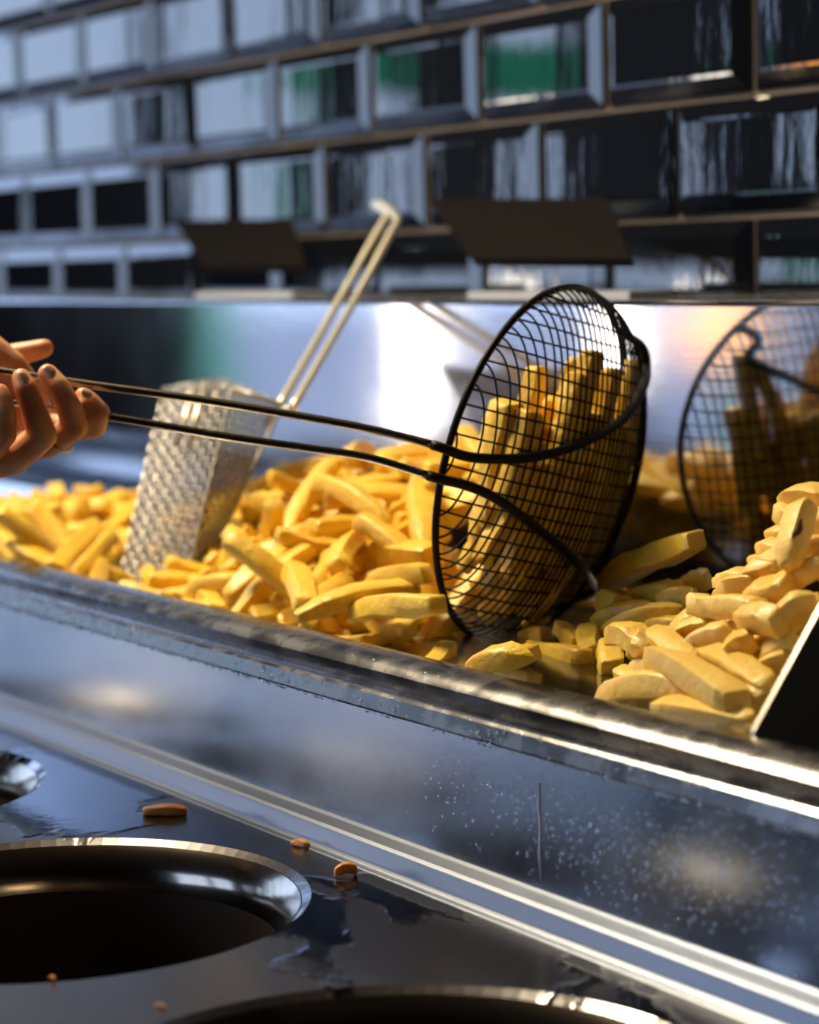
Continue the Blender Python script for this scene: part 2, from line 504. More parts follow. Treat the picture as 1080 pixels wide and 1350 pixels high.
# black boards leaning on the shelf
def board(name, pts, d_bot, d_top, label, base):
    # pts: top-left, top-right, bottom-right, bottom-left in sight pixels
    tl, tr, br, bl = [sight(px, py, d) for (px, py), d in zip(pts, (d_top, d_top, d_bot, d_bot))]
    e = empty(name, tuple((br+bl)/2), label, 'board')
    nrm = (tr-tl).cross(bl-tl).normalized()
    if nrm.y > 0: nrm = -nrm
    mb = MB(); th = .006
    mb.v = [tuple(p) for p in (tl,tr,br,bl)] + [tuple(p - nrm*th) for p in (tl,tr,br,bl)]
    mb.f = [(0,1,2,3),(7,6,5,4),(0,4,5,1),(1,5,6,2),(2,6,7,3),(3,7,4,0)]
    mb.build('panel', M['black_plastic'], e)
    mb = MB()
    a, b, zz = base
    za = CZ(-.0262)
    p0 = sight(a, 346, d_bot-.012); p1 = sight(b, 346, d_bot-.012)
    mb.box((p0.x, p0.y-.004, za), (p1.x, bl.y+.014, za+zz))
    mb.build('base_strip', M['white_edge'], e)
    return e
board('leaning_board', [(566,262),(800,262),(832,341),(622,341)], .872, .93, 'wide black board leaning on the shelf right of the long wire handle', (622, 836, .0045))
board('leaning_board', [(230,290),(384,290),(404,350),(268,350)], .88, .95, 'black board leaning on the shelf at the left, behind the silver wire scoop', (262, 390, .0045))
# ------------------------------------------------------------------ fries: meshes
def fry_mat(name, c1, c2, c3, rough):
    mt = mat(name, c1, rough, 0, .5, **{'Subsurface Weight': .22, 'Subsurface Scale': .006, 'Coat Weight': .12, 'Coat Roughness': .25})
    b = bsdf(mt)
    b.inputs['Subsurface Radius'].default_value = (1.0, .62, .12)
    oi = nd(mt, 'ShaderNodeObjectInfo'); tc_ = nd(mt, 'ShaderNodeTexCoord')
    ad = nd(mt, 'ShaderNodeVectorMath', operation='ADD')
    mu = nd(mt, 'ShaderNodeMath', operation='MULTIPLY'); mu.inputs[1].default_value = 40
    lk(mt, oi.outputs['Random'], mu.inputs[0]); lk(mt, tc_.outputs['Object'], ad.inputs[0]); lk(mt, mu.outputs[0], ad.inputs[1])
    n1 = nd(mt, 'ShaderNodeTexNoise'); n1.inputs['Scale'].default_value = 55; n1.inputs['Detail'].default_value = 4
    lk(mt, ad.outputs[0], n1.inputs['Vector'])
    r1 = nd(mt, 'ShaderNodeValToRGB')
    r1.color_ramp.elements[0].position = .33; r1.color_ramp.elements[0].color = (*c2, 1)
    r1.color_ramp.elements[1].position = .62; r1.color_ramp.elements[1].color = (*c1, 1)
    lk(mt, n1.outputs[0], r1.inputs[0])
    mx = nd(mt, 'ShaderNodeMix', data_type='RGBA'); mx.inputs['B'].default_value = (*c3, 1)
    m2 = nd(mt, 'ShaderNodeMath', operation='MULTIPLY'); m2.inputs[1].default_value = .65
    lk(mt, oi.outputs['Random'], m2.inputs[0]); lk(mt, m2.outputs[0], mx.inputs['Factor'])
    lk(mt, r1.outputs[0], mx.inputs['A']); lk(mt, mx.outputs['Result'], b.inputs['Base Color'])
    n2 = nd(mt, 'ShaderNodeTexNoise'); n2.inputs['Scale'].default_value = 230; n2.inputs['Detail'].default_value = 5
    bp = nd(mt, 'ShaderNodeBump'); bp.inputs['Strength'].default_value = .7; bp.inputs['Distance'].default_value = .0015
    lk(mt, ad.outputs[0], n2.inputs['Vector']); lk(mt, n2.outputs[0], bp.inputs['Height']); lk(mt, bp.outputs[0], b.inputs['Normal'])
    return mt
M['fry'] = fry_mat('fry_yellow', (.86,.56,.045), (.76,.42,.02), (.88,.62,.08), .42)
M['fry_pale'] = fry_mat('fry_pale', (.90,.59,.095), (.80,.44,.035), (.93,.68,.19), .42)
M['fry_brown'] = fry_mat('fried_crumb', (.65,.28,.04), (.45,.15,.02), (.70,.33,.06), .4)

def fry_mesh(seed, L, w, t, e0, e1, bend, twist):
    """a cut potato stick along X: e0/e1 taper of each end, bend in metres"""
    rr = random.Random(seed)
    rings = 11; v = []; f = []
    sq = []
    for (sx, sy) in ((1,1),(-1,1),(-1,-1),(1,-1)):
        for a in (15, 75):
            aa = R(a)
            sq.append((sx, sy, a))
    cs = [(1,.74),(.74,1),(-.74,1),(-1,.74),(-1,-.74),(-.74,-1),(.74,-1),(1,-.74)]
    ts = [0,.03,.09,.2,.34,.5,.66,.8,.91,.97,1]
    offs = [(rr.uniform(-.16,.16), rr.uniform(-.16,.16)) for _ in range(rings)]
    rb8 = [rr.uniform(.90,1.06) for _ in range(8)]
    wv = rr.uniform(-.0012,.0012)*L/.06; ph = rr.uniform(0,6)
    slant = rr.uniform(-.35,.35)
    for i, q in enumerate(ts):
        s = 1.0
        if q < .34: s = e0 + (1-e0)*math.sin(q/.34*math.pi/2)
        elif q > .66: s = e1 + (1-e1)*math.sin((1-q)/.34*math.pi/2)
        if i in (0, rings-1): s *= .80
        cx = (q-.5)*L
        cz = bend*(1-(2*q-1)**2) + wv*math.sin(q*7+ph)*.6
        tw = twist*(q-.5)
        for kk, (a, b) in enumerate(cs):
            jj = rb8[kk]*rr.uniform(.965,1.035); a *= jj; b *= jj
            y = a*w/2*s*(1+offs[i][0]*.6); z = b*t/2*s*(1+offs[i][1]*.6)
            y, z = y*math.cos(tw)-z*math.sin(tw), y*math.sin(tw)+z*math.cos(tw)
            v.append((cx + (slant*y if i in (0,1,rings-2,rings-1) else 0), y, z+cz))
    for i in range(rings-1):
        for k in range(8):
            k2 = (k+1) % 8
            f.append((i*8+k, (i+1)*8+k, (i+1)*8+k2, i*8+k2))
    f.append(tuple(range(8))); f.append(tuple((rings-1)*8+k for k in reversed(range(8))))
    me = mesh('fry', v, f)
    bm = bmesh.new(); bm.from_mesh(me); bmesh.ops.recalc_face_normals(bm, faces=bm.faces); bm.to_mesh(me); bm.free()
    for p in me.polygons: p.use_smooth = True
    me.set_sharp_from_angle(angle=R(52))
    return me
FV = [  # L, w, t, e0, e1, bend, twist
 (.058,.0108,.0104,.92,.92,.001,.1), (.066,.0115,.0105,.9,.8,.0035,.3), (.052,.0125,.0112,.95,.9,-.001,0), (.072,.0112,.0108,.85,.92,.004,.2),
 (.048,.0120,.0100,.9,.35,.002,.3), (.062,.0128,.0095,.3,.85,.0045,.4), (.056,.0105,.0112,.9,.9,-.003,.2), (.068,.0122,.0104,.55,.9,.005,.1),
 (.038,.0118,.0115,.95,.92,0,0), (.060,.0140,.0088,.35,.4,.003,.5), (.074,.0112,.0112,.92,.88,.0015,.15), (.030,.0122,.0110,.9,.75,0,.1),
 (.064,.0132,.0110,.8,.95,.0025,.25), (.054,.0098,.0100,.7,.5,.003,.3)]
FRY = []
for i_, a_ in enumerate(FV):
    me_ = fry_mesh(100+i_, *a_); FRY.append(me_)
FRY_P = []
for me_ in FRY:
    c_ = me_.copy(); c_.materials.append(M['fry_pale']); FRY_P.append(c_)
    me_.materials.append(M['fry'])
# ------------------------------------------------------------------ round wire skimmer: frame of the bowl
BN = (RI*-.826 + UP*.26 + FW*.5).normalized()          # opening direction
BMAJ = (RI*math.cos(R(72.5)) + UP*math.sin(R(72.5)))
BMAJ = (BMAJ - BN*BMAJ.dot(BN)).normalized()
BMIN = BN.cross(BMAJ)
BC = CAM + (FW + RI*((707-540)/FPX) + UP*((675-613)/FPX))*1.234
BR = 239/FPX*1.234
BD = BR*.40
def bowl_pt(a, b, off=0.0):
    """point of the bowl above in-plane coordinates a,b (metres); off pushes outwards"""
    q = max(0.0, 1-(a*a+b*b)/(BR*BR))
    s = math.sqrt(q)
    p = BC + BMIN*a + BMAJ*b - BN*(BD*s)
    nn = (BMIN*(a/BR**2) + BMAJ*(b/BR**2) - BN*(BD*s/BD**2))
    return p + nn.normalized()*off
# ------------------------------------------------------------------ heap shapes (height above the tray floor)
def lerp(xs, ys, x):
    if x <= xs[0]: return ys[0]
    for i in range(len(xs)-1):
        if x <= xs[i+1]: return ys[i]+(ys[i+1]-ys[i])*(x-xs[i])/(xs[i+1]-xs[i])
    return ys[-1]
def sm(t): t = max(0, min(1, t)); return t*t*(3-2*t)
def hM(x, d):
    back = lerp([.66,.70,.78,.85,.92,.98,1.05,1.12,1.18], [.0,.030,.042,.062,.084,.092,.085,.058,.0], x)
    front = lerp([.66,.75,.85,1.08,1.15,1.22], [.0,.008,.018,.022,.015,.0], x)
    return front+(back-front)*sm((d-.585)/(.79-.585)*.95)
def hL(x, d):
    a = lerp([.38,.43,.50,.55,.61,.66,.70,.76], [.0,.015,.022,.038,.050,.046,.025,.0], x)
    return a*lerp([.57,.60,.70,.74,.77], [.5,.65,1,.7,.0], d)
def hR(x, d):
    return max(0, min(.020+1.30*(d-.578), 1.10*(x-1.345), 1.8*(.80-d), .135))
def H(x, y):
    d = y-CAM.y
    return max(hM(x, d), hL(x, d), hR(x, d))
# ------------------------------------------------------------------ round black wire skimmer
M['black_wire'] = mat('blackened_wire', (.006,.005,.005), .48, 0, .22)
M['handle_wire'] = mat('dark_steel_rod', (.38,.32,.25), .24, 1.0)
def build_skimmer():
    e = empty('wire_skimmer', tuple(bowl_pt(0, -BR*.98)), 'large round black wire mesh skimmer scooping fries, held by its long two-rod handle', 'skimmer')
    # rim ring
    pts = [BC + BMIN*(BR*math.cos(2*math.pi*k/96)) + BMAJ*(BR*math.sin(2*math.pi*k/96)) for k in range(96)]
    MB().tube(pts, .0020, 10, closed=True).build('rim_ring', M['black_wire'], e, True)
    # net
    al = R(4.8)
    mb = MB()
    for ax, n in ((0, 12), (1, 19)):
        step = BR/(n+.2)
        for i in range(-n, n+1):
            c = i*step + .0003*math.sin(i*7.3)
            hl = BR*BR-c*c
            if hl <= 0: continue
            hl = math.sqrt(hl)
            P = []
            N = 40
            for k in range(N+1):
                s = -math.cos(math.pi*k/N)*hl
                wob = .0003*math.sin(s*90+i*2.1)
                a, b = (s, c+wob) if ax == 0 else (c+wob, s)
                a2 = a*math.cos(al)-b*math.sin(al); b2 = a*math.sin(al)+b*math.cos(al)
                P.append(bowl_pt(a2, b2, .0006 if ax else -.0003))
            mb.tube(P, .00058, 5, cap=False)
    nt = mb.build('wire_net', M['black_wire'], e, True); nt['kind'] = 'stuff'
    # two carrying rods: straight handle, then over the outside of the bowl
    def on_bowl(px, py, off=.0035):
        d = (FW + RI*((px-540)/FPX) + UP*((675-py)/FPX))
        # intersect with the ellipsoid grown by off
        A, B = BR+off*.8, BD+off
        o = CAM-BC
        def loc(v): return Vector((v.dot(BMIN)/A, v.dot(BMAJ)/A, v.dot(BN)/B))
        oo, dd = loc(o), loc(d)
        qa = dd.dot(dd); qb = 2*oo.dot(dd); qc = oo.dot(oo)-1
        disc = qb*qb-4*qa*qc
        t = (-qb-math.sqrt(disc))/(2*qa) if disc > 0 else -qb/(2*qa)
        p = CAM+d*t
        if disc <= 0:
            l = loc(p-BC); l.normalize(); p = BC+BMIN*(l.x*A)+BMAJ*(l.y*A)+BN*(l.z*B)
        return p
    def hp(x, y, ax): return CAM + (FW + RI*((x-540)/FPX) + UP*((675-y)/FPX))*ax
    up_h = [hp(-70,478,1.178), hp(90,503,1.173), hp(250,525,1.165), hp(380,546,1.157), hp(470,562,1.150), hp(540,578,1.146), hp(585,591,1.142)]
    lo_h = [hp(-70,520,1.178), hp(145,550,1.171), hp(300,576,1.162), hp(400,590,1.156), hp(480,602,1.150), hp(540,619,1.146), hp(578,631,1.142)]
    up_b = [(612,601),(650,605),(700,603),(750,591),(800,568),(830,543),(849,508),(855,478),(850,450)]
    lo_b = [(612,639),(650,655),(700,690),(750,730),(774,756),(785,780),(778,798)]
    end_u = BC + BMIN*0 ; 
    def rim_near(px, py):
        best = None
        for k in range(720):
            a = 2*math.pi*k/720
            p = BC + BMIN*(BR*math.cos(a)) + BMAJ*(BR*math.sin(a))
            v = p-CAM; q = v.dot(FW)
            x = 540+FPX*v.dot(RI)/q; y = 675-FPX*v.dot(UP)/q
            dd = (x-px)**2+(y-py)**2
            if best is None or dd < best[0]: best = (dd, p)
        return best[1]
    P1 = catmull(up_h + [on_bowl(*q) for q in up_b] + [rim_near(829,431)], 5)
    P2 = catmull(lo_h + [on_bowl(*q) for q in lo_b] + [rim_near(735,810)], 5)
    for P in (P1, P2):
        k = 28
        MB().tube(P[:k+1], .0022, 10).build('handle_rod', M['handle_wire'], e, True)
        MB().tube(P[k:], .0026, 10).build('support_wire', M['black_wire'], e, True)
    MB().tube([P1[0], P1[0]+(P1[0]-P1[6])*.9, P2[0]+(P2[0]-P2[6])*.9, P2[0]], .0022, 8).build('handle_loop', M['handle_wire'], e, True)
    return e
build_skimmer()
# ------------------------------------------------------------------ fries inside the bowl
BOWL_F = []
rb_ = random.Random(21)
dirv = (RI*math.cos(R(66)) + UP*math.sin(R(66)))
for lay, off in enumerate((.0075, .019, .031)):
    for iu in range(-9, 10):
        u = iu*.0128 + rb_.uniform(-.001,.001)
        sh = rb_.uniform(0, .055)
        for iv in range(-3, 4):
            v = iv*.055 + sh - .02
            # in-plane basis: v along the projected strip direction
            dv = (dirv - BN*dirv.dot(BN)).normalized(); du = BN.cross(dv)
            q = du*u + dv*v
            a, b = q.dot(BMIN), q.dot(BMAJ)
            if math.hypot(a, b) > BR-.020-.004*lay: continue
            p = bowl_pt(a, b, -off)
            if p.z + abs(dv.z)*.027 > 1.103 + a*.04 + rb_.uniform(-.006,.010): continue
            # tangent
            p2 = bowl_pt(a+dv.dot(BMIN)*.004, b+dv.dot(BMAJ)*.004, -off)
            tx = (p2-p).normalized()
            nn = (p-bowl_pt(a, b, 0)).normalized()
            ty = nn.cross(tx).normalized()
            q4 = Matrix((tx, ty, tx.cross(ty))).transposed().to_quaternion()
            q4 = Quaternion(nn, rb_.gauss(0,.10+.15*lay)) @ q4
            vi = rb_.choice([0,2,4,5,6,6,8,12,12,13,0])
            BOWL_F.append(('K', vi, p.x, p.y, p.z, q4.w, q4.x, q4.y, q4.z))
# ------------------------------------------------------------------ square silver wire scoop
M['silver_wire'] = mat('dull_silver_wire', (.36,.34,.31), .38, .85)
M['cream_rod'] = mat('satin_rod', (.74,.70,.56), .34, .7)
def build_scoop():
    # corners of the mesh box
    TL = sight(217,513,.700); TE = sight(306,511,.693); BL = sight(158,770,.622); BE = sight(240,787,.628)
    TR = sight(372,534,.716); BR_ = sight(262,772,.655); TB = sight(290,499,.735); BB = sight(178,760,.665)
    e = empty('fryer_scoop', tuple(BL), 'narrow silver wire mesh scoop standing in the fries with its long handle leaning back', 'fry basket')
    def net(c00, c10, c11, c01, nu, nv, r, name, bulge=0.0):
        mb = MB()
        nrm = (c10-c00).cross(c01-c00).normalized()
        def P(u, v):
            p = c00*(1-u)*(1-v)+c10*u*(1-v)+c11*u*v+c01*(1-u)*v
            return p + nrm*(bulge*4*u*(1-u)*(.5+.5*v))
        for i in range(nu+1):
            u = i/nu
            mb.tube([P(u, k/nv) + nrm*(r*.7*(1 if (k+i) % 2 else -1)) for k in range(nv+1)], r, 4, cap=False)
        for j in range(nv+1):
            v = j/nv
            mb.tube([P(k/nu, v) + nrm*(-r*.7*(1 if (k+j) % 2 else -1)) for k in range(nu+1)], r, 4, cap=False)
        o = mb.build(name, M['silver_wire'], e, True); o['kind'] = 'stuff'; return o
    net(BL, BE, TE, TL, 10, 28, .0015, 'front_net')
    net(BE, BR_, TR, TE, 9, 30, .0009, 'side_net')
    net(BL, BB, TB, TL, 9, 30, .0009, 'side_net')
    net(TL, TE, TR, TB, 14, 12, .0010, 'top_net')
    for A, B in ((TL,TE),(TE,TR),(TR,TB),(TB,TL),(TL,BL),(TR,BR_),(TB,BB),(BL,BE),(BE,BR_),(BR_,BB),(BB,BL)):
        MB().tube([A,B], .0014, 8).build('frame_wire', M['silver_wire'], e, True)
    MB().tube([TE,BE], .0009, 8).build('frame_wire', M['silver_wire'], e, True)
    # handle: two rods ending in a bent loop
    a = [(366,538,.716),(410,462,.760),(455,382,.805),(503,296,.850),(510,286,.858),(505,277,.862),(494,271,.866)]
    b = [(384,541,.712),(425,470,.752),(470,392,.798),(517,305,.843),(524,291,.851),(518,281,.858),(503,269,.864),(494,269,.866)]
    MB().tube(catmull([sight(*q) for q in a], 4), .0026, 10).build('handle_rod', M['cream_rod'], e, True)
    MB().tube(catmull([sight(*q) for q in b], 4), .0026, 10).build('handle_rod', M['cream_rod'], e, True)
    MB().tube([sight(384,541,.712), sight(366,538,.716), sight(352,560,.710)], .0024, 8).build('bracket', M['silver_wire'], e, True)
    for x0, x1 in (((257,509),(232,588)), ((270,505),(249,590))):
        MB().tube([sight(*x0,.690), sight((x0[0]*.55+x1[0]*.45), (x0[1]*.55+x1[1]*.45), .677), sight(*x1,.664)], .0022, 8).build('hook_rod', M['cream_rod'], e, True)
build_scoop()
# ------------------------------------------------------------------ the hand
M['skin'] = mat('skin', (.62,.30,.17), .42, 0, .5, **{'Subsurface Weight': .25, 'Subsurface Scale': .006})
bsdf(M['skin']).inputs['Subsurface Radius'].default_value = (1.0,.35,.18)
def skin_nodes(mt):
    tc_ = nd(mt, 'ShaderNodeTexCoord')
    n1 = nd(mt, 'ShaderNodeTexNoise'); n1.inputs['Scale'].default_value = 60; n1.inputs['Detail'].default_value = 4
    r1 = nd(mt, 'ShaderNodeValToRGB')
    r1.color_ramp.elements[0].position = .35; r1.color_ramp.elements[0].color = (.62,.25,.12,1)
    r1.color_ramp.elements[1].position = .65; r1.color_ramp.elements[1].color = (.76,.42,.24,1)
    lk(mt, tc_.outputs['Object'], n1.inputs['Vector']); lk(mt, n1.outputs[0], r1.inputs[0]); lk(mt, r1.outputs[0], bsdf(mt).inputs['Base Color'])
    noise_bump(mt, nscale=600, strength=.18, dist=.0006)
skin_nodes(M['skin'])
M['nail'] = mat('fingernail', (.80,.47,.34), .28)
M['gold'] = mat('ring_metal', (.75,.55,.30), .2, 1.0)
M['sleeve'] = mat('dark_sleeve', (.02,.02,.025), .8)
def hp(x, y, dz=0.0): return CAM + (FW + RI*((x-540)/FPX) + UP*((675-y)/FPX))*(1.172+dz)
PX = 1.172/FPX
def blob_chain(bm, pts):
    """tapered limb: (x, y, depth, radius in px) joints joined by dense spheres-swept hull"""
    for (a, b) in zip(pts, pts[1:]):
        pa_, pb_ = hp(*a[:3]), hp(*b[:3]); ra, rb2 = a[3]*PX, b[3]*PX
        L = (pb_-pa_).length
        n = max(2, int(L/(min(ra, rb2)*.22)))
        for i in range(n+1):
            t = i/n
            mm = Matrix.Translation(pa_.lerp(pb_, t)) @ Matrix.Scale(ra+(rb2-ra)*t, 4)
            bmesh.ops.create_icosphere(bm, subdivisions=2, radius=1.0, matrix=mm)
def build_hand():
    e = empty('person', tuple(hp(-260, 560)), 'hand with a thin ring gripping the long skimmer handle at the left', 'person')
    bm = bmesh.new()
    # pinky (rightmost), ring, middle, index: knuckle -> middle joint -> last joint -> tip
    fingers = {
     'pinky': [(58,560,.030,19),(100,566,.016,17),(124,562,.004,17.5),(130,544,-.003,16),(118,530,-.004,14.5),(110,522,-.002,12.5)],
     'ring': [(20,588,.016,22),(62,586,.002,19.5),(98,563,-.008,18.5),(90,534,-.012,17),(76,509,-.012,16),(63,493,-.010,14)],
     'middle': [(-20,612,.000,25),(20,604,-.010,22),(56,574,-.018,20),(45,542,-.020,17.5),(34,512,-.020,15.5),(28,498,-.018,13)],
     'index': [(-45,600,-.012,24),(-14,590,-.022,21),(5,572,-.026,18),(5,545,-.028,16.5),(2,528,-.027,15),(0,518,-.026,13)],
     # palm side behind the rods, heel of the hand, thumb lying along
     'palm': [(-120,560,.014,46),(-70,560,.012,46),(-30,560,.012,42),(5,560,.022,34),(40,552,.034,24)],
     'heel': [(-120,500,.020,42),(-60,480,.022,40),(-18,470,.024,34),(10,486,.026,28),(32,510,.030,24),(52,536,.034,18)],
     'thumb': [(-40,470,.045,24),(5,472,.050,19),(38,464,.050,15.5),(58,459,.050,13.5)],
     'wrist': [(-120,530,.016,52),(-190,530,.014,54),(-300,540,.012,60),(-420,550,.010,68)],
    }
    for k, pts in fingers.items(): blob_chain(bm, pts)
    me = bpy.data.meshes.new('hand'); bm.to_mesh(me); bm.free()
    h = link('hand', me, M['skin'], e)
    rm = h.modifiers.new('fuse', 'REMESH'); rm.mode = 'VOXEL'; rm.voxel_size = .0009; rm.use_smooth_shade = True
    sm_ = h.modifiers.new('soft', 'SMOOTH'); sm_.factor = .6; sm_.iterations = 7
    # nails
    def nail(x, y, dz, ang, w, l):
        c = hp(x, y, dz); ax = RI*math.cos(R(ang)) + UP*math.sin(R(ang)); ay = RI*-math.sin(R(ang)) + UP*math.cos(R(ang))
        mb = MB(); n = 8
        for i in range(n+1):
            for j in range(n+1):
                u = 2*i/n-1; v = 2*j/n-1
                uu = u*math.sqrt(1-v*v/2); vv = v*math.sqrt(1-u*u/2)
                mb.v.append(tuple(c + ax*(uu*l*PX) + ay*(vv*w*PX) - FW*(.0022*(1-vv*vv)+.0006*(1-uu*uu)) + FW*.0006))
        for i in range(n):
            for j in range(n):
                a = i*(n+1)+j; mb.f.append((a, a+n+1, a+n+2, a+1))
        mb.build('fingernail', M['nail'], e, True)
    nail(66,491,-.0215,-52,7.5,9); nail(31,500,-.0238,-62,7,9); nail(115,519,-.0115,-35,6.5,7.5)
    # ring
    c0 = hp(80,577,-.0030); axv = (hp(98,563,-.008)-hp(62,586,.002)).normalized()
    a1 = axv.orthogonal().normalized(); a2 = axv.cross(a1)
    MB().tube([c0 + (a1*math.cos(2*math.pi*k/40)+a2*math.sin(2*math.pi*k/40))*.0078 for k in range(40)], .0007, 8, closed=True).build('finger_ring', M['gold'], e, True)
    P = [hp(-380,548,.010), hp(-450,552,.010), hp(-560,556,.010), hp(-800,570,.012), hp(-1100,640,.016)]
    MB().tube(P, [.032,.036,.038,.046,.055], 20).build('sleeve', M['sleeve'], e, True)
build_hand()
# ------------------------------------------------------------------ crumbs on the counter
def on_counter(px, py, lift=0.0):
    v = FW + RI*((px-540)/FPX) + UP*((675-py)/FPX)
    return CAM + v*((ZC+lift-CAM.z)/v.z)
def crumb(name, px, py, s, rz, sc, label, cat, seed):
    me = fry_mesh(seed, .026*s, .009*s, .008*s, .6, .7, .001, .3)
    me.materials.append(M['fry_brown'])
    o = bpy.data.objects.new(name, me); C.objects.link(o)
    o.location = on_counter(px, py, .0032*s*sc); o.rotation_euler = (0, 0, rz); o.scale = (1, 1, sc)
    return tag(o, label, cat)
crumb('fried_crumb', 217, 1069, .85, R(57), .7, 'thin brown fry scrap lying flat behind the nearest full pot hole', 'crumb', 71)
crumb('fried_crumb', 396, 1113, .38, R(20), 1, 'small brown crumb in the corner where counter meets the apron', 'crumb', 72)
crumb('fried_crumb', 456, 1149, .42, R(80), 1.5, 'round orange crumb standing on the counter near the apron ledge', 'crumb', 73)
crumb('fried_crumb', 69, 1291, .16, R(10), 1, 'tiny orange crumb on the front lip of the pot hole', 'crumb', 74)
crumb('fried_crumb', 211, 1327, .18, R(30), .6, 'tiny pale crumb on the wet counter in front of the pot hole', 'crumb', 75)
